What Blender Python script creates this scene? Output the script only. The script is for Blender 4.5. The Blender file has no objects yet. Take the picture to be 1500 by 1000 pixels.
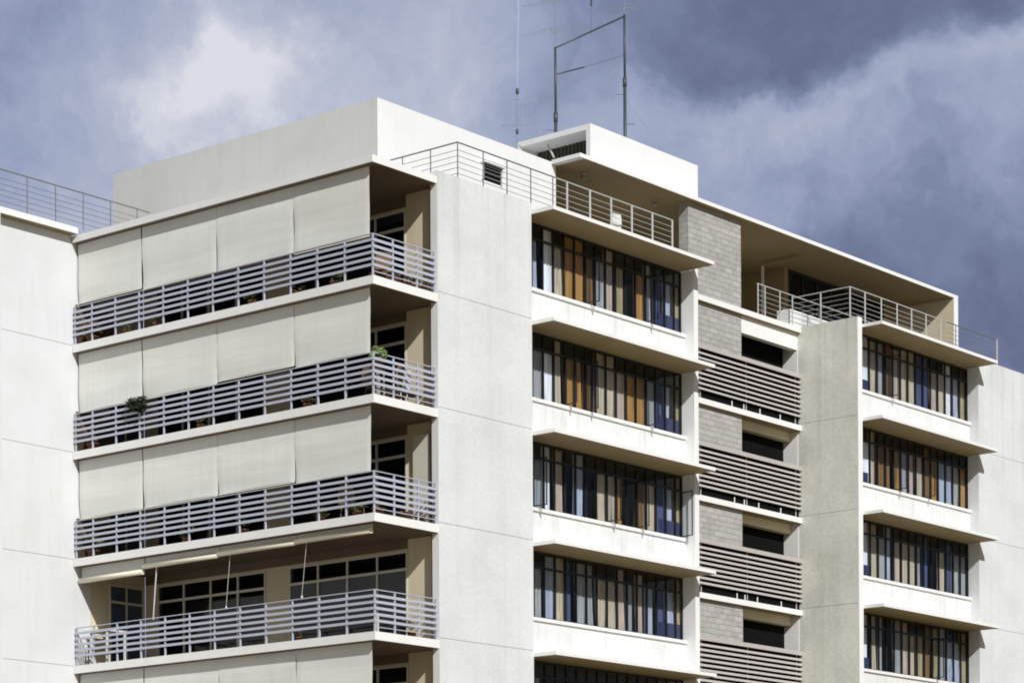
import bpy, bmesh, math, random
from mathutils import Vector, Matrix
random.seed(11)
sc = bpy.context.scene
COL = sc.collection
ZO = 19.1          # height of the second balcony floor above the ground (z = 0)
R = math.radians

# ------------------------------------------------------------------ materials
def newmat(name):
    m = bpy.data.materials.new(name); m.use_nodes = True
    nt = m.node_tree; nt.nodes.clear()
    out = nt.nodes.new('ShaderNodeOutputMaterial')
    b = nt.nodes.new('ShaderNodeBsdfPrincipled')
    nt.links.new(b.outputs[0], out.inputs[0])
    return m, nt, b, out
def pos(nt, scale=(1, 1, 1)):
    g = nt.nodes.new('ShaderNodeNewGeometry')
    v = nt.nodes.new('ShaderNodeVectorMath'); v.operation = 'MULTIPLY'
    v.inputs[1].default_value = scale
    nt.links.new(g.outputs['Position'], v.inputs[0])
    return v.outputs[0]
def noise(nt, scale=(1, 1, 1), s=1.0, det=4, rough=.55):
    n = nt.nodes.new('ShaderNodeTexNoise'); n.inputs['Scale'].default_value = s
    n.inputs['Detail'].default_value = det; n.inputs['Roughness'].default_value = rough
    nt.links.new(pos(nt, scale), n.inputs['Vector'])
    return n.outputs[0]
def mrange(nt, val, a, b, c, d, smooth=False):
    m = nt.nodes.new('ShaderNodeMapRange'); m.clamp = True
    if smooth: m.interpolation_type = 'SMOOTHSTEP'
    for i, x in enumerate((a, b, c, d)): m.inputs[i + 1].default_value = x
    nt.links.new(val, m.inputs[0]); return m.outputs[0]
def math2(nt, op, a, b):
    m = nt.nodes.new('ShaderNodeMath'); m.operation = op
    for i, x in enumerate((a, b)):
        if isinstance(x, (int, float)): m.inputs[i].default_value = x
        else: nt.links.new(x, m.inputs[i])
    return m.outputs[0]
def mix(nt, fac, a, b):
    m = nt.nodes.new('ShaderNodeMix'); m.data_type = 'RGBA'
    if isinstance(fac, (int, float)): m.inputs[0].default_value = fac
    else: nt.links.new(fac, m.inputs[0])
    for i, x in ((6, a), (7, b)):
        if isinstance(x, tuple): m.inputs[i].default_value = (*x, 1)
        else: nt.links.new(x, m.inputs[i])
    return m.outputs[2]
def bump(nt, b, h, strength=.3, dist=.01):
    n = nt.nodes.new('ShaderNodeBump'); n.inputs['Strength'].default_value = strength
    n.inputs['Distance'].default_value = dist
    nt.links.new(h, n.inputs['Height']); nt.links.new(n.outputs[0], b.inputs['Normal'])

def paint(name, c, dirt=(.5, .47, .4), amt=.22, rough=.7, streak=.3):
    m, nt, b, o = newmat(name)
    n1 = noise(nt, (1, 1, 1), .8, 5)
    n2 = noise(nt, (5, 5, .35), 1.0, 5, .6)
    f = math2(nt, 'ADD', mrange(nt, n1, .45, .75, 0, amt), mrange(nt, n2, .52, .78, 0, streak))
    col = mix(nt, f, c, dirt)
    fine = noise(nt, (1, 1, 1), 30, 3)
    col = mix(nt, mrange(nt, fine, .3, .7, 0, .07), col, (.25, .24, .22))
    nt.links.new(col, b.inputs['Base Color']); b.inputs['Roughness'].default_value = rough
    bump(nt, b, fine, .25, .006)
    return m
def plain(name, c, rough=.6, metal=0, var=.25):
    m, nt, b, o = newmat(name)
    n = noise(nt, (1, 1, 1), 6, 4)
    col = mix(nt, mrange(nt, n, .3, .7, 0, var), c, tuple(x * .6 for x in c))
    nt.links.new(col, b.inputs['Base Color'])
    b.inputs['Roughness'].default_value = rough; b.inputs['Metallic'].default_value = metal
    if rough >= .9: b.inputs['Specular IOR Level'].default_value = .05
    return m
def concrete(name, c, stain, amt, top):
    """board-marked cement render with rain streaks running down from the coping (real dirt)"""
    m, nt, b, o = newmat(name)
    big = noise(nt, (1, 1, 1), .55, 5)
    st = noise(nt, (2.6, 2.6, .05), 1.0, 5, .62)
    st2 = noise(nt, (11, 11, .12), 1.0, 4, .6)
    spk = noise(nt, (1, 1, 1), 9, 5, .65)
    sep = nt.nodes.new('ShaderNodeSeparateXYZ')
    nt.links.new(pos(nt), sep.inputs[0])
    run = mrange(nt, sep.outputs[2], top - 4.5, top, .35, 1.3)
    f = math2(nt, 'MULTIPLY', mrange(nt, st, .50, .74, 0, amt), run)
    f = math2(nt, 'ADD', f, math2(nt, 'MULTIPLY', mrange(nt, st2, .55, .8, 0, amt * .35), run))
    f = math2(nt, 'ADD', f, mrange(nt, big, .42, .68, 0, amt * .6))
    f = math2(nt, 'ADD', f, mrange(nt, spk, .35, .7, 0, amt * .6))
    col = mix(nt, f, c, stain)
    nt.links.new(col, b.inputs['Base Color']); b.inputs['Roughness'].default_value = .9
    h = math2(nt, 'ADD', math2(nt, 'MULTIPLY', st2, .6), spk)
    bump(nt, b, h, .35, .01)
    return m
def masonry(name):
    m, nt, b, o = newmat(name)
    g = nt.nodes.new('ShaderNodeNewGeometry')
    s = nt.nodes.new('ShaderNodeSeparateXYZ'); nt.links.new(g.outputs['Position'], s.inputs[0])
    cb = nt.nodes.new('ShaderNodeCombineXYZ')
    nt.links.new(math2(nt, 'ADD', s.outputs[0], s.outputs[1]), cb.inputs[0])
    nt.links.new(s.outputs[2], cb.inputs[1])
    t = nt.nodes.new('ShaderNodeTexBrick')
    t.inputs['Scale'].default_value = 1; t.inputs['Brick Width'].default_value = .42
    t.inputs['Row Height'].default_value = .17; t.inputs['Mortar Size'].default_value = .011
    t.inputs['Mortar Smooth'].default_value = .3; t.inputs['Bias'].default_value = 0
    t.inputs['Color1'].default_value = (.41, .40, .385, 1); t.inputs['Color2'].default_value = (.29, .283, .272, 1)
    t.inputs['Mortar'].default_value = (.24, .225, .21, 1)
    nt.links.new(cb.outputs[0], t.inputs['Vector'])
    n = noise(nt, (1, 1, 1), 4, 6, .65)
    col = mix(nt, mrange(nt, n, .35, .75, 0, .6), t.outputs['Color'], (.47, .46, .44))
    nt.links.new(col, b.inputs['Base Color']); b.inputs['Roughness'].default_value = .95
    h = math2(nt, 'SUBTRACT', math2(nt, 'MULTIPLY', n, .4), t.outputs['Fac'])
    bump(nt, b, h, .7, .02)
    return m
def canvas(name):
    m, nt, b, o = newmat(name)
    n1 = noise(nt, (.1, 9, .15), 1, 4, .6)        # vertical hems and creases, their shade mixed in as darker colour
    n2 = noise(nt, (.2, .35, 4.5), 1, 4, .55)     # faint horizontal ripples, bumped, with their shade painted in too
    n3 = noise(nt, (1, 1, 1), 1.2, 4)
    f = math2(nt, 'ADD', mrange(nt, n1, .45, .75, 0, .22), mrange(nt, n2, .42, .7, 0, .25))
    f = math2(nt, 'ADD', f, mrange(nt, n3, .4, .75, 0, .2))
    col = mix(nt, f, (.755, .765, .735), (.54, .545, .51))
    oi = nt.nodes.new('ShaderNodeObjectInfo')
    col = mix(nt, mrange(nt, oi.outputs['Random'], 0, 1, 0, .35), col, (.65, .65, .59))
    nt.links.new(col, b.inputs['Base Color']); b.inputs['Roughness'].default_value = .85
    bump(nt, b, n2, .25, .04)
    tr = nt.nodes.new('ShaderNodeBsdfTranslucent'); nt.links.new(col, tr.inputs[0])
    mx = nt.nodes.new('ShaderNodeMixShader'); mx.inputs[0].default_value = .03
    nt.links.new(b.outputs[0], mx.inputs[1]); nt.links.new(tr.outputs[0], mx.inputs[2])
    nt.links.new(mx.outputs[0], o.inputs[0])
    return m
def cloth(name, c):
    m, nt, b, o = newmat(name)
    n = noise(nt, (30, 30, .4), 1, 3)
    n2 = noise(nt, (1, 1, 1), 2.5, 4)
    col = mix(nt, mrange(nt, n, .4, .6, 0, .6), c, tuple(x * .42 for x in c))
    col = mix(nt, mrange(nt, n2, .45, .75, 0, .3), col, tuple(min(1, x * 1.25) for x in c))
    nt.links.new(col, b.inputs['Base Color']); b.inputs['Roughness'].default_value = .9
    return m
def glass(name, tint=(.8, .85, .9), refl=1.0):
    m, nt, b, o = newmat(name); nt.nodes.remove(b)
    t = nt.nodes.new('ShaderNodeBsdfTransparent'); t.inputs[0].default_value = (*tint, 1)
    g = nt.nodes.new('ShaderNodeBsdfGlossy'); g.inputs['Roughness'].default_value = .03
    fr = nt.nodes.new('ShaderNodeLayerWeight'); fr.inputs[0].default_value = .5
    fres = math2(nt, 'ADD', math2(nt, 'MULTIPLY', math2(nt, 'POWER', fr.outputs[1], 5.0), .96), .045)
    n = noise(nt, (1, 1, 1), 1.5, 2)
    bp = nt.nodes.new('ShaderNodeBump'); bp.inputs['Strength'].default_value = .05; bp.inputs['Distance'].default_value = .02
    nt.links.new(n, bp.inputs['Height']); nt.links.new(bp.outputs[0], g.inputs['Normal'])
    mx = nt.nodes.new('ShaderNodeMixShader')
    nt.links.new(math2(nt, 'MULTIPLY', fres, refl), mx.inputs[0])
    nt.links.new(t.outputs[0], mx.inputs[1]); nt.links.new(g.outputs[0], mx.inputs[2])
    nt.links.new(mx.outputs[0], o.inputs[0])
    return m
def leafmat(name, a, c):
    m, nt, b, o = newmat(name)
    n = noise(nt, (1, 1, 1), 14, 2)
    nt.links.new(mix(nt, mrange(nt, n, .35, .65, 0, 1), a, c), b.inputs['Base Color'])
    b.inputs['Roughness'].default_value = .55
    return m

M = dict(
    spandrel=paint('stained_white_spandrel', (.745, .755, .755), dirt=(.42, .41, .37), amt=.22, streak=.42),
    wing=paint('wing_wall_paint', (.665, .685, .70), amt=.24, streak=.22),
    white=paint('white_wall_paint', (.775, .785, .785), amt=.12, streak=.12),
    render=paint('weathered_white_render', (.65, .66, .64), dirt=(.5, .49, .43), amt=.35, streak=.35, rough=.85),
    band=paint('white_slab_edge_paint', (.81, .81, .80), amt=.14, streak=.14),
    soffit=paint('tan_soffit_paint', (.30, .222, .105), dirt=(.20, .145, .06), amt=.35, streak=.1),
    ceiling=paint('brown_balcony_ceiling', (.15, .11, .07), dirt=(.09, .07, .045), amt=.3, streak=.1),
    cream=paint('cream_wall_paint', (.68, .60, .43), dirt=(.36, .31, .20), amt=.25, streak=.25),
    pier=concrete('pale_cement_render', (.685, .71, .72), (.44, .45, .44), .42, ZO + 3.2),
    side=concrete('grey_stained_cement', (.71, .715, .65), (.42, .42, .36), .60, ZO + 3.2),
    joint=plain('dark_joint', (.30, .29, .26), .9),
    block=masonry('concrete_blockwork'),
    louvre=plain('grey_brown_louvre', (.45, .42, .40), .8),
    slat=paint('pale_lavender_metal_paint', (.44, .465, .565), dirt=(.45, .43, .45), amt=.15, streak=.2, rough=.5),
    rail=plain('dark_grey_steel', (.21, .21, .22), .5, .3),
    greyrail=plain('light_grey_steel', (.52, .52, .5), .5, .2),
    frame=plain('black_steel_window_frame', (.012, .012, .014), .4),
    lframe=paint('cream_window_frame', (.66, .64, .55), amt=.1, streak=.1, rough=.5),
    glass=glass('window_glass', (.90, .93, .96), .9),
    darkglass=glass('balcony_glass', (.30, .34, .42), .8),
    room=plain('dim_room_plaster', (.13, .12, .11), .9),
    brown=plain('brown_cover_panel', (.11, .075, .05), .8),  # tone of the panels added over the sunlit end wall
    dim=plain('opening_shade_black', (.007, .007, .007), .9),  # near-black: shade inside gaps and openings put into the colour
    navy=plain('navy_lower_panel', (.025, .035, .10), .6),
    canvas=canvas('off_white_canvas'),
    tube=paint('cream_blind_roll', (.78, .74, .60), amt=.1, streak=.1, rough=.6),
    bounce_cut=plain('dark_red_bounce_cut', (.10, .055, .04), .7),  # for the unseen floor sheets added against bounce light
    gravel=plain('grey_roof_gravel', (.13, .125, .115), .95),
    dark=plain('dark_timber_and_shade', (.06, .06, .045), .8),  # dark timber, also used to paint the terrace wall's shade
    mast=plain('dark_green_steel_mast', (.07, .085, .09), .5, .3),
    wire=plain('antenna_aluminium', (.40, .41, .47), .4, .5),
    terracotta=plain('terracotta', (.27, .115, .06), .8),
    leaf=leafmat('leaf_green', (.05, .09, .025), (.14, .2, .06)),
    leaflight=leafmat('light_leaf_green', (.10, .17, .04), (.26, .34, .10)),
    leafdark=leafmat('dark_leaf_green', (.012, .022, .01), (.035, .05, .018)),
    straw=leafmat('dry_stems', (.22, .15, .08), (.10, .09, .04)),
    wicker=plain('brown_wicker', (.20, .12, .06), .8),
    whitemetal=plain('white_enamel_metal', (.72, .72, .70), .4),
    bulb=plain('opal_lamp_globe', (.30, .28, .22), .3),
)
CUR = dict(
    W=cloth('white_curtain', (.84, .85, .92)), G=cloth('grey_curtain', (.36, .37, .38)),
    L=cloth('pale_blue_curtain', (.40, .45, .58)), T=cloth('beige_curtain', (.52, .45, .34)),
    P=cloth('pink_beige_curtain', (.50, .40, .34)), O=cloth('ochre_curtain', (.40, .215, .055)),
    B=cloth('brown_curtain', (.20, .11, .04)), N=cloth('navy_curtain', (.07, .09, .20)),
    Y=cloth('khaki_curtain', (.37, .31, .17)), D=cloth('charcoal_curtain', (.05, .045, .045)))

# ------------------------------------------------------------------ mesh helpers
class MB:
    """collects solids (photo-survey coordinates, z measured from the second balcony floor)"""
    def __init__(s): s.bm = bmesh.new(); s.mi = 0
    def _v(s, p): return s.bm.verts.new((p[0], p[1], p[2] + ZO))
    def _f(s, vs):
        f = s.bm.faces.new(vs); f.material_index = s.mi; return f
    def box(s, x0, x1, y0, y1, z0, z1):
        v = [s._v((x, y, z)) for z in (z0, z1) for y in (y0, y1) for x in (x0, x1)]
        for q in ((0, 2, 3, 1), (4, 5, 7, 6), (0, 1, 5, 4), (1, 3, 7, 5), (3, 2, 6, 7), (2, 0, 4, 6)):
            s._f([v[i] for i in q])
        return s
    def tube(s, p, q, r, n=8, r2=None):
        p, q = Vector(p), Vector(q); d = (q - p).normalized()
        a = d.orthogonal().normalized(); b = d.cross(a)
        r2 = r if r2 is None else r2
        A = []; B = []
        for i in range(n):
            t = 2 * math.pi * i / n; o = a * math.cos(t) + b * math.sin(t)
            A.append(s._v(p + o * r)); B.append(s._v(q + o * r2))
        for i in range(n):
            j = (i + 1) % n
            s._f((A[i], A[j], B[j], B[i])).smooth = n > 6
        s._f(A[::-1]); s._f(B)
        return s
    def path(s, pts, r, n=6):
        for a, b in zip(pts, pts[1:]): s.tube(a, b, r, n)
        return s
    def quad(s, *pts):
        s._f([s._v(p) for p in pts]); return s
    def grid(s, rows):
        V = [[s._v(p) for p in row] for row in rows]
        for a, b in zip(V, V[1:]):
            for i in range(len(a) - 1):
                s._f((a[i], a[i + 1], b[i + 1], b[i])).smooth = True
        return s
    def lathe(s, c, prof, n=16):
        rings = []
        for r, z in prof:
            rings.append([s._v((c[0] + r * math.cos(2 * math.pi * i / n), c[1] + r * math.sin(2 * math.pi * i / n), c[2] + z)) for i in range(n)])
        for a, b in zip(rings, rings[1:]):
            for i in range(n):
                j = (i + 1) % n
                s._f((a[i], a[j], b[j], b[i])).smooth = True
        s._f(rings[0][::-1]); s._f(rings[-1])
        return s
    def leaves(s, c, rad, n, size, rnd=random):
        """leaf blades spread through an uneven clump made of a few lobes"""
        lobes = []
        for _ in range(5):
            lobes.append((Vector((rnd.uniform(-.6, .6) * rad[0], rnd.uniform(-.6, .6) * rad[1], rnd.uniform(-.5, .6) * rad[2])), rnd.uniform(.35, .62)))
        for _ in range(n):
            o, k = rnd.choice(lobes)
            d = Vector((rnd.gauss(0, 1), rnd.gauss(0, 1), rnd.gauss(0, 1))).normalized() * rnd.uniform(.3, 1) ** .5
            p = Vector(c) + o + Vector((d.x * rad[0] * k, d.y * rad[1] * k, d.z * rad[2] * k))
            u = Vector((rnd.gauss(0, 1), rnd.gauss(0, 1), rnd.gauss(0, .6))).normalized()
            w = u.orthogonal().normalized(); L = size * rnd.uniform(.6, 1.3)
            s.quad(p - u * L, p + w * L * .42, p + u * L, p - w * L * .42)
        return s
    def build(s, name, mats, parent=None):
        me = bpy.data.meshes.new(name)
        org = world_of(parent)
        if org.length: bmesh.ops.translate(s.bm, verts=s.bm.verts, vec=-org)
        bmesh.ops.recalc_face_normals(s.bm, faces=s.bm.faces)
        s.bm.to_mesh(me); s.bm.free()
        for m in (mats if isinstance(mats, (list, tuple)) else [mats]): me.materials.append(m)
        o = bpy.data.objects.new(name, me); COL.objects.link(o)
        if parent: o.parent = parent
        return o
def world_of(o):
    v = Vector((0, 0, 0))
    while o: v += o.location; o = o.parent
    return v
def tag(o, label=None, cat=None, group=None, kind=None):
    for k, v in (('label', label), ('category', cat), ('group', group), ('kind', kind)):
        if v: o[k] = v
    return o
def thing(name, label, cat, loc, group=None):
    o = bpy.data.objects.new(name, None); COL.objects.link(o)
    o.location = (loc[0], loc[1], loc[2] + ZO); o.empty_display_size = .3
    return tag(o, label, cat, group)
GZ = -ZO

# ------------------------------------------------------------------ ground
g = bmesh.new()
bmesh.ops.create_grid(g, x_segments=8, y_segments=8, size=1500)
me = bpy.data.meshes.new('ground'); g.to_mesh(me); g.free()
gm, nt, b, o_ = newmat('dry_grass_ground')
n1 = noise(nt, (1, 1, 1), .05, 6); n2 = noise(nt, (1, 1, 1), 2.5, 6, .7)
c = mix(nt, mrange(nt, n1, .4, .6, 0, 1), (.24, .165, .075), (.16, .14, .06))
c = mix(nt, mrange(nt, n2, .3, .7, 0, .6), c, (.28, .20, .095))
nt.links.new(c, b.inputs['Base Color']); b.inputs['Roughness'].default_value = .95
bump(nt, b, n2, .25, .04)
me.materials.append(gm)
ground = bpy.data.objects.new('ground', me); COL.objects.link(ground); ground['kind'] = 'structure'

# ------------------------------------------------------------------ the apartment block
BLD = thing('apartment_block', 'white modern apartment block with stacked corner balconies, window bays and louvred stair recess', 'building', (0, 0, GZ))
FL = 3.0
def P(name, mb, mat, parent=BLD): return mb.build(name, M[mat] if isinstance(mat, str) else mat, parent)

# window pier between the balconies and the first window bay
def pier(x0, x1, y1, top, mat, joints, base=GZ):
    m = MB(); zs = sorted([base] + joints + [top])
    for a, c_ in zip(zs, zs[1:]):
        m.box(x0, x1, -.02, y1, a + (.006 if a != base else 0), c_ - (.006 if c_ != top else 0))
    o = P('pier', m, mat)
    P('joint', MB().box(x0 + .012, x1 - .012, -.006, y1 - .012, base + .05, top - .05), 'joint', o)
    return o
JT = [.06 - FL * k for k in range(6)]
o = pier(2.46, 6.33, .22, 3.2, 'pier', JT)
P('wall_edge', MB().box(2.456, 2.4595, -.015, .215, -12, 3.19), 'band', o)
pier(30.5, 42, .40, 3.2, 'pier', JT)

# side wall of the right bay, stained cement, with a white front edge
m = MB(); zs = [GZ] + sorted(JT) + [3.2]
for a, c_ in zip(zs, zs[1:]):
    m.box(22.81, 23.06, .0, 6.0, a + (.006 if a != GZ else 0), c_ - (.006 if c_ != 3.2 else 0))
o = P('side_wall', m, 'side')
P('joint', MB().box(22.822, 23.05, .012, 5.9, GZ + .05, 3.15), 'joint', o)
P('wall_edge', MB().box(22.807, 23.063, -.03, -.001, GZ, 3.203), 'band', o)
# fin at the right end of the first bay
o = P('fin_wall', MB().box(13.84, 14.05, .0, 2.8, GZ, 2.885), 'white')
P('wall_edge', MB().box(13.837, 14.053, -.03, -.001, GZ, 2.95), 'band', o)

# window bays -----------------------------------------------------------------
LEFT = ['DDLWTOOBGPYDOGNLY', 'DDGWTOOBTTPOOGNLY', 'DDGWPDLDTTODBTNLY', 'DDGLTNGGTTPGPLNLY', 'DDGDDDDGDDDDDDDDD']
RIGHT = ['DDWTGBPTTNNPTWLY', 'DDWTBBOGPTBOLLGO', 'DDWTGLPTTGNDTNGG', 'DDWTGDGPTYBYGLLY']
XL = [6.33] + [6.43 + .472 * k for k in range(16)] + [13.84]
XR = [23.06] + [30.5 - .481 * k for k in range(15, -1, -1)]
LEAF_L = [[9.262, 12.094], [9.262, 8.318, 12.094], [10.206, 11.622, 13.80, 6.902], [], []]
LEAF_R = [[25.21], [25.69, 27.614], [], [28.095]]
def curtain(x0, x1, z0, z1, y, code, parent):
    n = max(8, int((x1 - x0) / .02)); rows = []
    ph = random.uniform(0, 6); fr = random.uniform(42, 62); lean = random.choice((0, 0, -.02, .03, .07))
    for z in (z0, z0 + (z1 - z0) * .35, z0 + (z1 - z0) * .7, z1):
        t = (z - z0) / (z1 - z0); a = .022 * (1 - .4 * t)
        rows.append([(x0 + lean * (1 - t) ** 2 + (x1 - x0) * i / n, y + a * math.sin(ph + fr * (x1 - x0) * i / n) + .006 * math.sin(ph * 2 + 17 * i / n), z) for i in range(n + 1)])
    return MB().grid(rows).build('curtain', CUR[code], parent)
def window_bay(xs, k, codes, leaves, panel):
    x0, x1 = xs[0], xs[-1]; z = -FL * k; n = len(xs) - 1
    zs, zt, zh = z + 1.05, z + 2.45, z + 2.88
    m = MB(); h = .019
    L_ = [x + h for x in xs]; R_ = [x - h for x in xs]; L_[0] = x0 + .05; R_[-1] = x1 - .05
    m.box(x0 + .002, x0 + .05, .42, .48, zs, zh); m.box(x1 - .05, x1 - .002, .42, .48, zs, zh)
    for x in xs[1:-1]: m.box(x - h, x + h, .42, .48, zs + .045, zh - .055)
    for i in range(n):                                  # rails butt between the mullions
        m.box(L_[i], R_[i + 1], .415, .475, zt - .026, zt + .026)
    m.box(x0 + .05, x1 - .05, .425, .475, zs, zs + .045)
    m.box(x0 + .05, x1 - .05, .425, .475, zh - .055, zh)
    win = m.build('window', M['frame'], BLD)
    P('pane', MB().quad((x0 + .03, .455, zs + .02), (x1 - .03, .455, zs + .02), (x1 - .03, .455, zh - .02), (x0 + .03, .455, zh - .02)), 'glass', win)
    P('sill', MB().box(x0 + .004, x1 - .004, .27, .50, z + .955, zs - .003), 'band', win)
    # curtains: neighbours of one colour hang as one
    tall = (.25, .2, .35, .7, .2)[k]; i = 0
    while i < n:
        j = i
        while j + 1 < n and codes[j + 1] == codes[i] and j - i < 2: j += 1
        cd = codes[i]
        if cd != 'D':
            g0 = random.uniform(-.01, .03); g1 = random.choice((-.01, .0, .02, .02, .12))
            if cd in 'LN': g1 += random.uniform(0, .08)
            top_ = zh - random.uniform(.03, .12) if random.random() < tall else zt + random.uniform(-.03, .02)
            curtain(xs[i] + g0, xs[j + 1] - g1, zs - .02, top_, .518 + random.uniform(-.005, .02), cd, win)
        i = j + 1
    if panel:
        P('lower_panel', MB().box(panel[0], panel[1], .484, .492, zs + .01, z + panel[2]), 'navy', win)
    for x in leaves:                                    # casements standing open, square to the wall
        a = R(random.uniform(76, 92)); L = .45
        dx, dy = -math.cos(a) * L if x > x1 - .2 else math.cos(a) * L * random.choice((-1, 1)), -math.sin(a) * L
        h0 = Vector((x, .41, 0)); h1 = Vector((x + dx, .41 + dy, 0))
        m = MB(); e = .018; t = zt - .04
        for p in (h0, h1): m.tube(p + Vector((0, 0, zs + .04)), p + Vector((0, 0, t)), e, 4)
        for q in (zs + .055, t - .015): m.tube(h0 + Vector((0, 0, q)), h1 + Vector((0, 0, q)), e, 4)
        m.mi = 1
        m.quad(h0 + Vector((0, .004, zs + .06)), h1 + Vector((0, .004, zs + .06)), h1 + Vector((0, .004, t)), h0 + Vector((0, .004, t)))
        m.build('casement', [M['frame'], M['glass']], win)
    # spandrel and sunshade
    P('spandrel', MB().box(x0 + .002, x1 - .002, .33, .55, z + .003, z + .953), 'spandrel')
    sh = P('sunshade', MB().box(x0 + .004, x1 - .004, -.78, .60, z + 2.90, z + 3.0), 'band')
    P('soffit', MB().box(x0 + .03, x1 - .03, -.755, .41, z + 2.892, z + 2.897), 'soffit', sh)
    return win
for k in range(5): window_bay(XL, k, LEFT[k], LEAF_L[k], (12.75, 13.78, 1.52))
for k in range(4): window_bay(XR, k, RIGHT[k], LEAF_R[k], (23.12, 24.20, 1.45))
# plain lower storeys (below the picture)
P('lower_wall', MB().box(6.335, 13.835, .36, .56, GZ, -12.01).box(23.065, 30.495, .36, .56, GZ, -9.01), 'white')
# rooms behind the windows
for x0, x1 in ((6.34, 13.83), (23.07, 30.49)):
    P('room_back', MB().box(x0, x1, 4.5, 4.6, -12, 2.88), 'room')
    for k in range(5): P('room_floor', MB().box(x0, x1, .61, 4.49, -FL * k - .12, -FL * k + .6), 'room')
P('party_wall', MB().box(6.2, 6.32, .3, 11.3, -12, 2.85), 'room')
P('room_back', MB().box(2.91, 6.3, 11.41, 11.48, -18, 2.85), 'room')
P('party_wall', MB().box(30.51, 30.6, .45, 4.6, -12, 2.88), 'room')
P('roof_deck', MB().box(4.51, 14.05, .62, 12, 2.893, 3.10).box(14.051, 22.80, 7.91, 12, 2.893, 3.10).box(23.07, 33, .62, 12, 2.893, 3.10).box(2.47, 6.32, .23, .61, 2.9, 3.15).box(30.6, 41.9, .41, 12, 2.9, 3.12), 'gravel')

# corner balconies ------------------------------------------------------------
def balcony_slab(zt, th, name='balcony_slab', xr=2.695, joint=True):
    o = P(name, MB().box(0, 2.455, 0, 11.47, zt - th, zt).box(2.456, xr, .23, 11.47, zt - th, zt), 'band')
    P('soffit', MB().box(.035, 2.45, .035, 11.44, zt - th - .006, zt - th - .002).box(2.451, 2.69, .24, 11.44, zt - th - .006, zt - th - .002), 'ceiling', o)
    if name == 'balcony_slab': P('dark_floor_sheet', MB().box(.09, 2.45, .09, 11.44, zt + .0015, zt + .004), 'bounce_cut', o)  # unseen dark sheet added so less light bounces onto the ceiling
    return o
balcony_slab(3.045, .18, 'roof_slab', 4.5)
for k in range(6): balcony_slab(-FL * k, .215)
XW = 2.70
def sash(m, y0, y1, z0, z1, zt, ys, ax='X', c=XW):
    def bx(a, b_, z_0, z_1, p=0):
        if ax == 'X': m.box(c - .02 - p, c + .05, a, b_, z_0, z_1)
        else: m.box(a, b_, c - .02 - p, c + .05, z_0, z_1)
    bx(y0, y0 + .05, z0, z1); bx(y1 - .05, y1, z0, z1)
    bx(y0 + .05, y1 - .05, z1 - .06, z1, .004); bx(y0 + .05, y1 - .05, zt - .035, zt + .035, .006); bx(y0 + .05, y1 - .05, z0, z0 + .06, .004)
    for y in ys: bx(y - .03, y + .03, z0 + .06, zt - .035); bx(y - .025, y + .025, zt + .035, z1 - .06)
for k in range(1, 6):
    z = -FL * k; top = z + FL - .22 if k > 0 else 2.86
    # cream wall round the windows
    m = MB()
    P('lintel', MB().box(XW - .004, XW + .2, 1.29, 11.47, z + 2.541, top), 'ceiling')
    m.box(XW, XW + .2, .47, 1.289, z, top).box(XW, XW + .2, 5.68, 6.57, z, z + 2.54).box(XW, XW + .2, 10.97, 11.47, z, z + 2.54)
    m.box(XW, XW + .2, 1.29, 5.68, z + 2.5, z + 2.54).box(XW, XW + .2, 6.57, 10.97, z + 2.5, z + 2.54)
    P('balcony_wall', m, 'cream')
    for (a, c_) in ((1.30, 5.67), (6.58, 10.96)):
        m = MB(); s = (c_ - a) / 4
        sash(m, a, c_, z + .01, z + 2.49, z + 2.0, [a + s * i for i in (1, 2, 3)])
        w_ = m.build('balcony_window', M['lframe'], BLD)
        P('pane', MB().quad((XW + .02, a, z + .03), (XW + .02, c_, z + .03), (XW + .02, c_, z + 2.47), (XW + .02, a, z + 2.47)), 'darkglass', w_)
    P('return_wall', MB().box(.62, 1.31, 11.481, 11.488, z + .01, z + 2.77).box(2.63, 2.69, 11.481, 11.488, z + .01, z + 2.77).box(1.311, 2.629, 11.481, 11.488, z + 2.47, z + 2.77), 'cream')
    m = MB(); sash(m, 1.32, 2.62, z + .01, z + 2.45, z + 1.95, [1.97], 'Y', 11.475)
    w_ = m.build('balcony_window', M['lframe'], BLD)
    P('pane', MB().quad((1.35, 11.478, z + .03), (2.6, 11.478, z + .03), (2.6, 11.478, z + 2.42), (1.35, 11.478, z + 2.42)), 'darkglass', w_)
# the top balcony sits under the roof slab
z = 0; top = 2.86
m = MB()
P('lintel', MB().box(XW - .004, XW + .2, 1.29, 11.47, z + 2.541, top), 'ceiling')
m.box(XW, XW + .2, .47, 1.289, z, top).box(XW, XW + .2, 5.68, 6.57, z, z + 2.54).box(XW, XW + .2, 10.97, 11.47, z, z + 2.54)
m.box(XW, XW + .2, 1.29, 5.68, z + 2.5, z + 2.54).box(XW, XW + .2, 6.57, 10.97, z + 2.5, z + 2.54)
P('balcony_wall', m, 'cream')
for (a, c_) in ((1.30, 5.67), (6.58, 10.96)):
    m = MB(); s = (c_ - a) / 4
    sash(m, a, c_, z + .01, z + 2.49, z + 2.0, [a + s * i for i in (1, 2, 3)])
    w_ = m.build('balcony_window', M['lframe'], BLD)
    P('pane', MB().quad((XW + .02, a, z + .03), (XW + .02, c_, z + .03), (XW + .02, c_, z + 2.47), (XW + .02, a, z + 2.47)), 'darkglass', w_)
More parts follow.
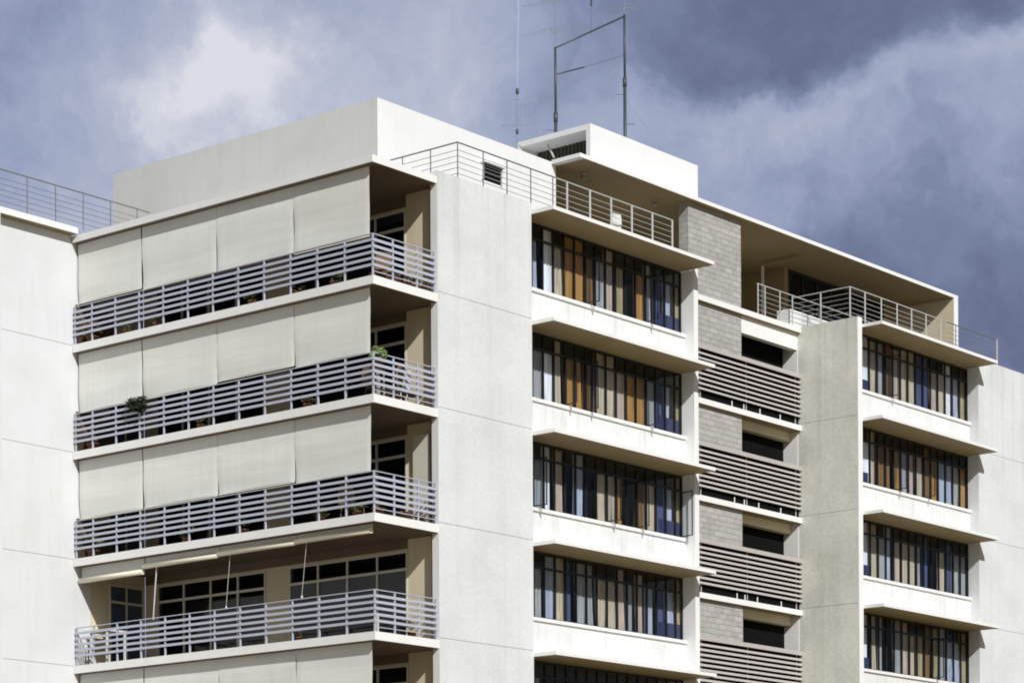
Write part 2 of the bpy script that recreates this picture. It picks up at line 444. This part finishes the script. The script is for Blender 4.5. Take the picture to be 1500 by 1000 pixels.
# floors of the rooms behind the balconies
for k in range(6): P('room_floor', MB().box(2.91, 6.19, .3, 11.4, -FL * k - .2, -FL * k), 'room')
P('slot_shade_strip', MB().box(2.86, 2.89, .235, .469, -18, 2.85), 'dim')  # near-black strip painting the shade in the gap behind the pier
for k in range(3): P('end_cover_panel', MB().box(.10, 1.5, 11.42, 11.45, -FL * k + .02, -FL * k + 1.15), 'brown')  # added dark panel hiding the sunlit patch on the wing wall
P('door_leaf', MB().box(2.58, 2.63, .42, .99, -5.99, -3.55), 'lframe')
# railings
def balcony_railing(z):
    m = MB(); x = .05; y = .05
    m.box(x - .02, x + .02, y - .02, 11.45, z + 1.05, z + 1.072)                     # top rail
    m.box(x + .021, 2.44, y - .02, y + .02, z + 1.05, z + 1.072)
    for i in range(5):
        zz = z + .275 + i * .158
        m.box(x - .035, x - .022, y - .035, 11.45, zz - .034, zz + .034)
        m.box(x - .021, 2.42, y - .035, y - .022, zz - .035, zz + .035)
    m.box(x + .02, 2.42, y - .008, y + .008, z + .11, z + .13)
    r = P('balcony_railing', m, 'slat')
    for yy in [y] + [1.02 + .967 * i for i in range(11)] + [11.40]:
        P('post', MB().box(x - .02, x + .02, yy - .02, yy + .02, z + .002, z + 1.044), 'slat', r)
    for xx in (.80, 1.72, 2.40):
        P('post', MB().box(xx - .02, xx + .02, y - .02, y + .02, z + .002, z + 1.044), 'slat', r)
for k in range(4): balcony_railing(-FL * k)

# left wing -------------------------------------------------------------------
m = MB(); zs = [GZ] + sorted([.0 - FL * k for k in range(6)]) + [3.06]
for a, c_ in zip(zs, zs[1:]):
    m.box(-14, 2.69, 11.49, 11.8, a + (.006 if a != GZ else 0), c_ - (.006 if c_ != 3.06 else 0))
o = P('wing_wall', m, 'wing')
P('joint', MB().box(-13.9, 2.68, 11.502, 11.75, GZ + .05, 3.0), 'joint', o)
o = P('wing_roof_slab', MB().box(-14, -.004, 11.2, 20, 3.07, 3.24), 'band')
P('soffit', MB().box(-2.74, -.02, 11.23, 11.485, 3.062, 3.067), 'soffit', o)
P('wing_pier', MB().box(-14, -2.76, 11.2, 11.488, GZ, 3.066), 'wing')

# recessed gallery with louvres -----------------------------------------------
for k in range(-1, 5):
    z = -FL * k; th = .17
    zt = z if k >= 0 else 3.18
    o = P('gallery_slab', MB().box(14.055, 22.805, 2.13, 7.9, zt - th, zt), 'band')
    P('soffit', MB().box(14.08, 22.78, 2.165, 3.4, zt - th - .006, zt - th - .002), 'soffit', o)
    if k < 0: continue
    P('downstand', MB().box(19.615, 22.78, 2.55, 2.80, zt - th - .30, zt - th - .008), 'cream', o)
    top = (z + FL - .178) if k > 0 else 3.0
    P('block_wall', MB().box(14.06, 19.61, 2.27, 2.55, z + .003, top), 'block')
    m = MB()                                            # tilted blades, front edge low
    for i in range(8):
        a = z + .262 + i * .156; y = 2.125
        for (x0, x1) in ((14.06, 22.80),):
            V = [m._v(p) for p in ((x0, y, a), (x0, y + .012, a - .006), (x0, y + .082, a + .076), (x0, y + .070, a + .084),
                                   (x1, y, a), (x1, y + .012, a - .006), (x1, y + .082, a + .076), (x1, y + .070, a + .084))]
            for q in ((0, 1, 2, 3), (7, 6, 5, 4), (0, 4, 5, 1), (1, 5, 6, 2), (2, 6, 7, 3), (3, 7, 4, 0)): m._f([V[t] for t in q])
    m.box(14.06, 22.80, 2.12, 2.15, z + 1.53, z + 1.665)
    o = P('louvre_screen', m, 'louvre')
    P('gap_shade_sheet', MB().box(14.06, 22.80, 2.242, 2.262, z + .004, z + 1.62), 'dim', o)  # black sheet standing in for the shade between the blades
    m = MB()
    for x in (14.3, 17.3, 19.8, 22.6): m.box(x - .02, x + .02, 2.222, 2.239, z + .003, z + 1.6)
    P('louvre_uprights', m, 'louvre', o)
    for x in (18.9 + .11 * k, 19.55, 20.45 - .1 * k, 21.6): P('peg', MB().box(x - .018, x + .018, 2.14, 2.158, z + .002, z + .17), 'band', o)
P('recess_wall', MB().box(22.79, 22.807, 2.266, 2.829, GZ, 3.004), 'band')
P('beam', MB().box(19.615, 22.785, 2.28, 2.52, 2.47, 3.005), 'band')
P('gallery_back_wall', MB().box(14.06, 22.8, 8, 8.2, GZ, 2.89).box(14.06, 22.785, 2.83, 2.9, GZ, 2.84), 'dim')  # front sheet closes the opening, its shade painted as near-black
P('gallery_lower_wall', MB().box(14.06, 22.8, 2.3, 2.6, GZ, -12.2), 'white')

# penthouse -------------------------------------------------------------------
P('penthouse_block', MB().box(3.62, 11.35, 3.15, 13.77, 3.05, 6.06), 'render')
P('penthouse_front', MB().box(3.615, 11.345, 3.13, 3.148, 3.05, 6.058), 'white')
v = MB()
v.box(7.965, 8.0, 3.06, 3.128, 4.84, 5.30).box(8.80, 8.835, 3.06, 3.128, 4.84, 5.30).box(7.93, 8.87, 2.98, 3.128, 5.301, 5.345)
o = P('vent', v, 'band')
P('grille', MB().box(8.001, 8.799, 3.118, 3.128, 4.84, 5.30), 'dim', o)
m = MB()
for i in range(3): m.box(8.001, 8.799, 3.08, 3.11, 4.91 + i * .12, 4.93 + i * .12)
P('louvre', m, 'rail', o)
o = P('roof_canopy', MB().box(11.14, 32.76, 2.05, 3.126, 5.995, 6.11).box(11.352, 32.76, 3.127, 11, 5.995, 6.11), 'band')
P('soffit', MB().box(11.37, 32.46, 2.085, 9.8, 5.986, 5.991), 'soffit', o)
o = P('end_fin', MB().box(32.47, 32.755, 2.08, 8, 3.1, 5.99), 'cream')
P('wall_edge', MB().box(32.467, 32.758, 2.05, 2.078, 3.1, 5.992), 'band', o)
P('block_pillar', MB().box(16.78, 19.61, 2.27, 2.62, 3.183, 5.982), 'block')
P('terrace_wall', MB().box(11.4, 25.3, 6.6, 6.8, 3.1, 5.98).box(25.1, 25.34, 4.3, 6.59, 3.1, 5.98).box(31.47, 32.4, 4.3, 4.5, 3.1, 5.98), 'soffit')
P('gutter_beam', MB().box(24.0, 24.22, 3.1, 4.4, 5.87, 5.984), 'soffit')
P('terrace_column', MB().box(24.5, 24.57, 4.75, 4.82, 3.1, 5.984), 'band')
m = MB(); xs = [25.36 + .86 * i for i in range(8)]
for x in xs: m.box(x, x + .09, 4.30, 4.37, 3.12, 5.87)
m.box(25.36, 31.46, 4.305, 4.375, 5.871, 5.98)
for a in xs[:-1]: m.box(a + .09, a + .86, 4.31, 4.36, 5.10, 5.17)
o = P('terrace_window', m, 'frame')
P('pane', MB().quad((25.4, 4.34, 3.1), (31.4, 4.34, 3.1), (31.4, 4.34, 5.96), (25.4, 4.34, 5.96)), 'darkglass', o)
P('terrace_door', MB().box(22.6, 24.2, 6.55, 6.59, 3.1, 5.5), 'dark')
P('terrace_shade_sheet', MB().box(11.6, 18.9, 6.50, 6.59, 3.1, 5.97), 'dark')  # dark sheet added to paint the shade on the terrace back wall
P('upstand', MB().box(22.5, 30.4, 2.36, 2.85, 3.1, 3.78), 'white')
P('room_back', MB().box(25.4, 31.9, 7, 7.1, 3.1, 5.98), 'room')
for x, y in ((12.5, 2.99), (16.05, 2.99)):
    o = P('ceiling_lamp', MB().lathe((x, y, 5.95), [(.06, 0), (.07, .03)], 12), 'whitemetal')
    P('globe', MB().lathe((x, y, 5.79), [(.02, 0), (.07, .03), (.09, .08), (.075, .13), (.04, .16)], 12), 'bulb', o)

# stair tower on the roof
m = MB()
m.box(13.10, 18.6, 3.2, 3.36, 6.113, 7.68)             # front wall
m.box(13.10, 18.6, 3.361, 5.9, 7.52, 7.68)             # roof
m.box(18.45, 18.6, 3.361, 5.9, 6.113, 7.519)
m.box(13.10, 18.6, 5.901, 6.05, 6.113, 7.68)
o = P('stair_tower', m, 'white')
m = MB(); m.box(13.92, 13.97, 3.361, 5.9, 6.113, 7.519)
for i in range(17): m.box(13.87, 13.919, 3.45 + i * .145, 3.51 + i * .145, 6.113, 7.515)
P('slatted_screen', m, 'dark', o)
P('bracket', MB().tube((13.3, 4.75, 7.0), (13.3, 5.0, 7.45), .03, 6), 'greyrail', o)

# roof railings
def rail_run(pts, z, mat, n_rods=5, posts=(), h=.98, pr=.018):
    m = MB()
    for a, b_ in zip(pts, pts[1:]):
        m.tube((*a, z + h), (*b_, z + h), .019, 6)
        for i in range(n_rods): m.tube((*a, z + .16 + i * .155), (*b_, z + .16 + i * .155), .008, 5)
    r = P('roof_railing', m, mat)
    for (x, y) in posts: P('railing_post', MB().tube((x, y, z - .02), (x, y, z + h), pr, 6), mat, r)
    return r
rail_run([(3.42, 3.18), (3.42, .1), (7.55, .1)], 3.2, 'rail', posts=[(3.42, 2.05), (3.42, 1.05), (3.42, .1), (4.46, .1), (5.45, .1), (6.46, .1), (7.42, .1)])
rail_run([(7.56, .1), (12.97, .1)], 3.2, 'greyrail', posts=[(8.05, .1), (9.08, .1), (10.05, .1), (11.02, .1), (12.0, .1), (12.97, .1)], pr=.03)
rail_run([(20.4, 2.2), (30.4, 2.2)], 3.18, 'greyrail', posts=[(19.95 + .5, 2.2), (20.85, 2.2), (21.7, 2.2), (22.42, 2.2)], pr=.022)
rail_run([(23.2, 2.68), (23.2, .5), (29.3, .5)], 3.33, 'greyrail', posts=[(23.2, 1.62), (23.2, .5), (24.1, .5), (25.1, .5), (26.08, .5), (27.0, .5), (27.93, .5), (28.9, .5)], pr=.026)
rail_run([(29.31, .5), (32.7, .5)], 3.33, 'rail', posts=[(29.9, .5), (31.3, .5)])
P('railing_post', MB().tube((32.73, .5, 3.12), (32.73, .5, 4.33), .03, 6), 'greyrail')
rail_run([(-10, 11.25), (2.75, 11.25)], 3.25, 'rail', posts=[(-3.8 + 1.01 * i, 11.25) for i in range(7)], h=1.02)

# ------------------------------------------------------------------ blinds
ORD = ['topmost', 'second', 'third', 'fourth', 'fifth']
BAYS = [(.29, 2.98, 'nearest the concrete pier'), (2.988, 5.866, 'second from the concrete pier'), (5.874, 8.80, 'third from the concrete pier'), (8.83, 11.44, 'beside the white wing wall')]
BOT = [[1.09, 1.13, 1.15, 1.20], [1.13, 1.20, 1.15, 1.13], [1.11, 1.17, 1.16, 1.15], None, [1.12, 1.14, 1.12, 1.15]]
for f in range(5):
    zt = (2.857 if f == 0 else -FL * (f - 1) - .223); zf = -FL * f
    for b_, (y0, y1, where) in enumerate(BAYS):
        rolled = BOT[f] is None
        lab = ('cream blind rolled up above the open fourth balcony, ' if rolled else 'off white canvas roller blind let down on the %s balcony, ' % ORD[f]) + where
        t = thing('roller_blind', lab, 'blind', (.2, (y0 + y1) / 2, zt), 'roller blinds round the corner balconies')
        if rolled:
            zb = [-6.40, -6.42, -6.455, -6.60][b_]
            P('roll', MB().tube((.2, y0, zb), (.2, y1, zb), .075, 14), 'tube', t)
            P('fabric', MB().box(.258, .268, y0 + .01, y1 - .01, zb + .03, zt), 'canvas', t)
            if b_ > -1 and b_ < 3:
                yc = [2.6, 5.43, 8.3][b_]
                cd = P('pull_cord', MB().tube((.22, yc, zb - .06), (.5, yc + .45, zb - 1.36), .007 if b_ < 2 else .02, 6), 'whitemetal', t)
                P('toggle', MB().lathe((.5, yc + .45, zb - 1.44), [(.012, .08), (.032, .02), (.02, 0)], 10), 'whitemetal', cd)
        else:
            zb = zf + BOT[f][b_]; ny = 26; nz = 12; ph = random.uniform(0, 6)
            rows = []
            for i in range(nz + 1):
                u = i / nz; zz = zt - .01 + (zb - zt + .01) * u
                sag = .05 * u * u
                rows.append([(.2 + .012 * math.sin(ph + 5 * u + 3.1 * j / ny) * u + .008 * math.sin(9 * u + ph) - .0 + (.02 if j in (0, ny) else 0) * u,
                              y0 + (y1 - y0) * j / ny + ((.02 if b_ == 0 else .004) * u * u if j == 0 else -(.022 if b_ == 2 else .004) * u * u if j == ny else 0),
                              zz + (.012 * math.sin(math.pi * j / ny) * u)) for j in range(ny + 1)])
            P('fabric', MB().grid(rows), 'canvas', t)
            P('bottom_bar', MB().box(.19, .212, y0 + .03, y1 - .03, zb - .03, zb - .003), 'tube', t)

# ------------------------------------------------------------------ things on the balconies and terraces
def plant_pot(x, y, z, r, h, label, group, foliage='leaf', fr=(.2, .2, .2), n=120, size=.05):
    t = thing('potted_plant', label, 'plant', (x, y, z), group)
    P('pot', MB().lathe((x, y, z + .004), [(r * .65, 0), (r, h * .85), (r * 1.1, h * .86), (r * 1.1, h), (r * .9, h)], 14), 'terracotta', t)
    P('foliage', MB().leaves((x, y, z + h + fr[2] * .8), fr, n, size), foliage, t)
    return t
GP = 'potted plants behind the balcony railings'
# top balcony, front side: dry plants and pots low behind the railing
for i, x in enumerate((.95, 1.25, 1.6, 1.95, 2.2)):
    plant_pot(x, .28 + .05 * (i % 2), 0, .12, .16, 'dry brown plant on the topmost balcony\'s short side, ' + ['nearest the corner post', 'second from the corner post', 'third from the corner post', 'fourth from the corner post', 'next to the concrete pier'][i], GP, 'straw', (.22, .16, .16), 90, .05)
for i, y in enumerate((1.6, 3.1, 4.6, 8.3, 9.5)):
    plant_pot(.3, y, 0, .13, .15, 'bushy plant behind the topmost balcony\'s long railing, ' + ['nearest the corner', 'second from the corner', 'third from the corner', 'fourth from the corner', 'nearest the wing wall'][i], GP, 'straw' if i % 2 else 'leaf', (.24, .3, .15), 80, .05)
for i, (zz, w_) in enumerate(((0, 'topmost'), (-3, 'second'), (-6, 'third'))):  # plants added to darken the sunlit end of each balcony
    plant_pot(.42, 11.12, zz, .17, .25, 'dry bushy plant at the wing wall end of the %s balcony' % w_, GP, 'straw' if i != 2 else 'leaf', (.30, .26, .30), 150, .07)
# second balcony
plant_pot(.42, .22, -3 + .70, .13, .22, 'leafy light green plant showing above the corner of the second balcony railing', GP, 'leaflight', (.34, .24, .30), 320, .07)
m = MB()
for xx in (.3, .54):
    for yy in (.14, .3): m.box(xx - .015, xx + .015, yy - .015, yy + .015, -2.998, -2.34)
m.box(.27, .57, .11, .33, -2.339, -2.304)
tag(m.build('plant_stand', M['greyrail']), 'small metal stand under the green plant at the corner of the second balcony', 'stand')
t = thing('hanging_plant', 'dark green plant clump hung on the long railing of the second balcony', 'plant', (-.08, 8.85, -2.3))
P('foliage', MB().leaves((-.06, 8.72, -2.08), (.22, .46, .26), 460, .085), 'leafdark', t)
P('basket', MB().lathe((-.09, 8.86, -2.22), [(.05, 0), (.08, .1), (.09, .12), (.07, .12)], 12), 'dark', t)
for i, (x, y) in enumerate(((.75, .3), (1.2, .32))):
    plant_pot(x, y, -3, .13, .14, 'pale straggly plant on the floor of the second balcony, ' + ['nearest the corner', 'nearer the white chair'][i], GP, 'straw', (.2, .16, .14), 80, .05)
for i, y in enumerate((2.6, 6.6)):
    plant_pot(.3, y, -3, .12, .14, 'low pale plant behind the second balcony\'s long railing, ' + ['nearer the corner', 'nearer the dark hanging clump'][i], GP, 'straw', (.18, .3, .12), 70, .05)
# third balcony: terracotta bowls
for i, (x, r) in enumerate(((.5, .17), (1.45, .22), (2.1, .14))):
    plant_pot(x, .32, -6, r, .2, ['wide terracotta pot at the corner of the third balcony', 'largest terracotta bowl on the third balcony floor', 'terracotta pot with straw coloured plant beside the pier on the third balcony'][i], GP, 'straw', (.16, .14, .12), 60, .05)
for i, y in enumerate((.9, 2.2, 5.0, 7.2)):
    plant_pot(.32, y, -6, .12, .15, 'green plant behind the third balcony\'s long railing, ' + ['nearest the corner', 'second from the corner', 'third from the corner', 'nearest the wing wall'][i], GP, 'leaf', (.2, .28, .18), 90, .05)
# fourth balcony
plant_pot(1.75, .32, -9, .12, .16, 'pale leafy plant by the pier on the open fourth balcony', GP, 'straw', (.22, .16, .22), 120, .05)
plant_pot(.35, 3.0, -9, .09, .12, 'tiny plant behind the long railing of the open fourth balcony', GP, 'straw', (.1, .1, .14), 50, .04)
# chairs
def chair(x, y, z, rot, label, mat, name='garden_chair', hoop=False):
    t = thing(name, label, 'chair', (x, y, z), 'chairs on the balconies and terraces')
    def T(p):
        c_, s_ = math.cos(rot), math.sin(rot)
        return (x + p[0] * c_ - p[1] * s_, y + p[0] * s_ + p[1] * c_, z + p[2])
    for sx in (-.21, .21):
        for sy in (-.2, .2):
            P('leg', MB().tube(T((sx * 1.12, sy * 1.12, .004)), T((sx, sy, .41)), .014, 6), mat, t)
    m = MB(); N = 10
    ring = [T((.25 * math.copysign(abs(math.cos(a)) ** .6, math.cos(a)), .24 * math.copysign(abs(math.sin(a)) ** .6, math.sin(a)), 0)) for a in [2 * math.pi * i / 20 for i in range(20)]]
    lo = [m._v((p[0], p[1], p[2] + .41)) for p in ring]; hi = [m._v((p[0], p[1], p[2] + .45)) for p in ring]
    m._f(lo[::-1]); m._f(hi)
    for i in range(20): m._f((lo[i], lo[(i + 1) % 20], hi[(i + 1) % 20], hi[i]))
    P('seat', m, mat, t)
    m = MB()
    if hoop:
        pts = [T((.33 * math.sin(a), .26 + .06 * (1 - math.cos(a)) / 2, .45 + .36 * (1 - math.cos(a)))) for a in [2 * math.pi * i / 24 for i in range(25)]]
        m.path(pts, .03, 6)
        for i in range(1, 12): m.tube(pts[i], pts[24 - i], .008, 5)
    else:
        rows = []
        for i in range(7):
            u = i / 6; w = .25 * (1 - .55 * max(0, u - .55) ** 1.5 * 2)
            rows.append([T((w * (2 * j / 6 - 1), .25 + .07 * u - .03 * (1 - (2 * j / 6 - 1) ** 2) + .0, .46 + .48 * u)) for j in range(7)])
        m.grid(rows)
        rows2 = [[(p[0] + .02 * math.sin(-rot), p[1] + .02 * math.cos(rot), p[2]) for p in r] for r in rows]
        m.grid(rows2)
    P('backrest', m, mat, t)
    return t
chair(11.0, .95, 3.10, R(180), 'pale garden chair with a rounded back behind the roof terrace railing', 'whitemetal')
chair(1.55, .62, -3, R(200), 'white metal chair in the sun behind the second balcony railing', 'whitemetal')
chair(2.25, .72, -3, R(20), 'brown wicker chair with a round hoop back on the second balcony', 'wicker', 'wicker_chair', True)
chair(1.1, .9, -3, R(90), 'brown chair in shade behind the corner post of the second balcony', 'wicker')
chair(.8, 1.5, -6, R(100), 'brown chair behind the corner of the third balcony railing', 'wicker')
chair(1.3, 1.0, 0, R(160), 'brown chair in shade on the topmost balcony', 'wicker')
t = thing('balcony_table', 'white low table at the wing wall end of the open fourth balcony', 'table', (.75, 10.9, -9))
P('table_top', MB().box(.35, 1.15, 10.5, 11.3, -8.05, -8.0), 'whitemetal', t)
for xx in (.42, 1.08):
    for yy in (10.57, 11.23): P('leg', MB().box(xx - .025, xx + .025, yy - .025, yy + .025, -8.998, -8.051), 'whitemetal', t)

# ------------------------------------------------------------------ antennas
A = thing('antenna_frame', 'pair of tall dark steel aerial masts joined by a sloping crossbar on the roof tower', 'antenna', (16.7, 6, 6.15))
def mast(x, zt, zt2):
    o = P('mast', MB().tube((x, 6.4, 6.16), (x, 6.4, zt - 2.2), .058, 10, .052).tube((x, 6.4, zt - 2.2), (x, 6.4, zt), .038, 8).tube((x, 6.4, zt - 2.35), (x, 6.4, zt - 2.05), .066, 8), 'mast', A)
    P('top_rod', MB().tube((x, 6.4, zt), (x, 6.4, zt2), .014, 6), 'wire', o)
    m = MB(); z_ = zt - 2.6; i = 0
    while z_ > 7.9:
        s = 1 if i % 2 else -1
        m.tube((x, 6.4, z_), (x + .22 * s, 6.4 - .2 * s, z_), .012, 5); z_ -= .95; i += 1
    P('step', m, 'mast', o)
    return o
m1 = mast(15.45, 11.3, 14.6); m2 = mast(19.05, 13.32, 16.0)
P('crossbar', MB().tube((15.45, 6.4, 11.28), (19.05, 6.4, 13.26), .028, 8), 'mast', A)
P('crossbar', MB().tube((15.45, 6.4, 10.45), (16.9, 6.4, 11.05), .024, 8, .022).tube((16.9, 6.4, 11.05), (19.05, 6.4, 12.0), .006, 6), 'mast', A)
def yagi(x, z_, L, n, parent, dz):
    m = MB(); m.tube((x - .35, 6.4 + .3, z_), (x + .35, 6.4 - .3, z_ + .05), .008, 5)
    for i in range(n):
        u = -1 + 2 * i / (n - 1); cx, cy = x + .33 * u, 6.4 - .28 * u
        m.tube((cx - L / 2, cy + .0, z_ - dz + .05 * u), (cx + L / 2, cy, z_ + dz + .05 * u), .006, 5)
    return P('aerial', m, 'wire', parent)
yagi(15.45, 11.85, 1.9, 4, m1, .42); yagi(15.45, 12.75, 1.9, 4, m1, .42); yagi(19.05, 13.5, 2.2, 3, m2, .5)
P('drop_rod', MB().tube((17.3, 6.4, 13.1), (17.3, 6.4, 13.5), .03, 6).tube((17.3, 6.4, 13.5), (17.3, 6.4, 15), .012, 5).tube((17.3, 6.4, 12.15), (17.3, 6.4, 13.1), .007, 5), 'mast', A)
m = MB()
m.tube((19.05, 6.4, 10.6), (26.5, 6.4, 6.12), .004, 4); m.tube((19.05, 6.4, 11.8), (15.6, 6.5, 7.7), .003, 4)
P('guy_wire', m, 'wire', A)
A2 = thing('rod_antenna', 'thin rod aerial with small side elements above the penthouse block', 'antenna', (11.85, 5, 6.11))
P('rod', MB().tube((11.83, 5, 6.16), (11.86, 5, 8.7), .016, 6).tube((11.86, 5, 8.7), (11.95, 5, 11.8), .005, 5), 'wire', A2)
P('clamp', MB().lathe((11.86, 5, 8.62), [(.03, 0), (.05, .04), (.05, .14), (.03, .18)], 10).lathe((11.845, 5, 7.42), [(.03, 0), (.045, .03), (.045, .12), (.03, .15)], 10), 'mast', A2)
m = MB(); m.tube((11.1, 5, 7.5), (12.9, 5, 7.98), .007, 5); m.tube((11.7, 5, 8.42), (12.0, 5, 8.5), .01, 5)
m.tube((11.1, 5, 7.25), (11.02, 5, 7.8), .008, 5); m.tube((12.2, 5, 7.5), (12.1, 5, 8.25), .011, 5); m.tube((12.8, 5, 7.7), (12.62, 5, 8.35), .008, 5); m.tube((12.42, 5, 8.45), (12.3, 5, 8.95), .008, 5)
P('element', m, 'wire', A2)

# ------------------------------------------------------------------ camera
th = 0.6925
F = Vector((math.cos(th), math.sin(th), 0)); Rt = Vector((math.sin(th), -math.cos(th), 0)); U = Vector((0, 0, 1))
roll = 0.0057
cam = bpy.data.cameras.new('camera'); co = bpy.data.objects.new('camera', cam); COL.objects.link(co)
r_ = Rt * math.cos(roll) - U * math.sin(roll); u_ = U * math.cos(roll) + Rt * math.sin(roll)
mat = Matrix((r_, u_, -F)).transposed().to_4x4()
mat.translation = Vector((-48.9017, -45.0048, -17.4772 + ZO)); co.matrix_world = mat
cam.sensor_width = 36; cam.lens = 36 * 3844.5 / 1500; cam.shift_y = 913.4 / 1500
cam.clip_start = .5; cam.clip_end = 5000
sc.camera = co

# ------------------------------------------------------------------ light
L = Vector((.345, .70, -.55)).normalized()
sun = bpy.data.lights.new('sun', 'SUN'); so = bpy.data.objects.new('sun', sun); COL.objects.link(so)
so.rotation_euler = L.to_track_quat('-Z', 'Y').to_euler(); so.location = (-30, -60, 70)
sun.energy = 4.3; sun.angle = R(.5); sun.color = (1, .985, .965)
W = bpy.data.worlds.new('World'); sc.world = W; W.use_nodes = True
nt = W.node_tree; nt.nodes.clear()
out = nt.nodes.new('ShaderNodeOutputWorld'); bg = nt.nodes.new('ShaderNodeBackground')
nt.links.new(bg.outputs[0], out.inputs[0]); bg.inputs[1].default_value = .1
sky = nt.nodes.new('ShaderNodeTexSky'); sky.sky_type = 'NISHITA'; sky.sun_disc = False
sky.sun_elevation = math.asin(-L.z); sky.sun_rotation = math.atan2(-L.x, -L.y) % (2 * math.pi)
tc = nt.nodes.new('ShaderNodeTexCoord')
def vm(op, a, b=None):
    n = nt.nodes.new('ShaderNodeVectorMath'); n.operation = op
    for i, x in enumerate((a, b)):
        if x is None: continue
        if isinstance(x, tuple): n.inputs[i].default_value = x
        else: nt.links.new(x, n.inputs[i])
    return n
D = vm('NORMALIZE', tc.outputs['Generated']).outputs[0]
def nz(vec, s, det, rough, color=False):
    n = nt.nodes.new('ShaderNodeTexNoise'); n.inputs['Scale'].default_value = s; n.inputs['Detail'].default_value = det; n.inputs['Roughness'].default_value = rough
    nt.links.new(vec, n.inputs['Vector']); return n.outputs[1 if color else 0]
w1 = vm('SUBTRACT', nz(D, 13, 7, .6, True), (.5, .5, .5)).outputs[0]
sc1 = nt.nodes.new('ShaderNodeVectorMath'); sc1.operation = 'SCALE'; sc1.inputs[3].default_value = .085; nt.links.new(w1, sc1.inputs[0])
D2 = vm('ADD', D, sc1.outputs[0]).outputs[0]
def az(a, e):      # direction from a bearing (degrees right of the facade corner's diagonal) and an elevation
    a = R(a); e = R(e); h = F * math.cos(a) + Rt * math.sin(a)
    return tuple(h * math.cos(e) + U * math.sin(e))
CL = [  # bearing, elevation, angular radius, weight: bright and dark masses of the cloud deck
    (-5.28, 19.05, 0.0312, 0.27),
    (-5.67, 18.38, 0.0273, 0.20),
    (-6.68, 18.05, 0.0247, 0.17),
    (-7.23, 17.28, 0.0156, 0.12),
    (-5.42, 18.65, 0.0884, 0.24),
    (-1.64, 18.72, 0.0624, 0.20),
    (-0.6, 18.19, 0.0338, 0.06),
    (-9.16, 17.17, 0.0988, 0.08),
    (-3.5, 19.82, 0.0312, -0.13),
    (-11.04, 19.06, 0.0572, -0.12),
    (2.68, 17.63, 0.0364, 0.10)]
acc = None
for a, e, r, wt in CL:
    d_ = vm('DISTANCE', D2, az(a, e)).outputs[1]
    v_ = mrange(nt, d_, 0, r, wt, 0, True)
    acc = v_ if acc is None else math2(nt, 'ADD', acc, v_)
# a dark cloud bank with a sharp lower rim that rises to the right, and a pale band fading downwards below it
nrm = Vector(az(2.23, 17.64)).cross(Vector(az(11.04, 19.52))).normalized()
if nrm.z < 0: nrm = -nrm
def dot(vec, v):
    n_ = nt.nodes.new('ShaderNodeVectorMath'); n_.operation = 'DOT_PRODUCT'; n_.inputs[1].default_value = tuple(v)
    nt.links.new(vec, n_.inputs[0]); return n_.outputs[1]
sd = dot(D2, nrm); side = dot(D, Rt)
bank = math2(nt, 'MULTIPLY', mrange(nt, sd, -.007, .012, 0, -.40, True), mrange(nt, side, -.015, .075, 0, 1, True))
fade = math2(nt, 'MULTIPLY', mrange(nt, sd, -.105, -.012, -.44, .14), mrange(nt, side, .03, .12, 0, 1, True))
under = math2(nt, 'MULTIPLY', fade, mrange(nt, sd, -.007, .012, 1, 0, True))
acc = math2(nt, 'ADD', acc, math2(nt, 'ADD', bank, under))
n = nz(D2, 18, 8, .56)
n2 = nz(D, 5, 5, .55)
n3 = nz(D2, 75, 5, .6)
f = math2(nt, 'ADD', math2(nt, 'ADD', acc, mrange(nt, n, .3, .7, -.13, .13)), mrange(nt, n2, .3, .7, .42, .52))
f = math2(nt, 'ADD', f, mrange(nt, n3, .3, .7, -.045, .045))
rp = nt.nodes.new('ShaderNodeValToRGB'); nt.links.new(f, rp.inputs[0])
el = rp.color_ramp.elements
el[0].position = 0; el[0].color = (.135, .162, .270, 1)
el[1].position = 1; el[1].color = (.73, .735, .81, 1)
for p_, c_ in ((.25, (.198, .236, .375)), (.5, (.335, .385, .545)), (.75, (.49, .522, .655))):
    e_ = el.new(p_); e_.color = (*c_, 1)
k10 = nt.nodes.new('ShaderNodeVectorMath'); k10.operation = 'SCALE'; k10.inputs[3].default_value = 10.0
nt.links.new(rp.outputs[0], k10.inputs[0])
clear = vm('MULTIPLY', sky.outputs[0], (.42, .42, .42)).outputs[0]
dotF = nt.nodes.new('ShaderNodeVectorMath'); dotF.operation = 'DOT_PRODUCT'; dotF.inputs[1].default_value = tuple(F)
nt.links.new(D, dotF.inputs[0])
cover = mrange(nt, dotF.outputs[1], .25, .85, .12, .96, True)
col = mix(nt, cover, clear, k10.outputs[0])
nt.links.new(col, bg.inputs[0])
sc.view_settings.view_transform = 'Standard'; sc.view_settings.look = 'None'
sc.cycles.filter_width = 1.85
sc.view_settings.exposure = 0; sc.view_settings.gamma = 1
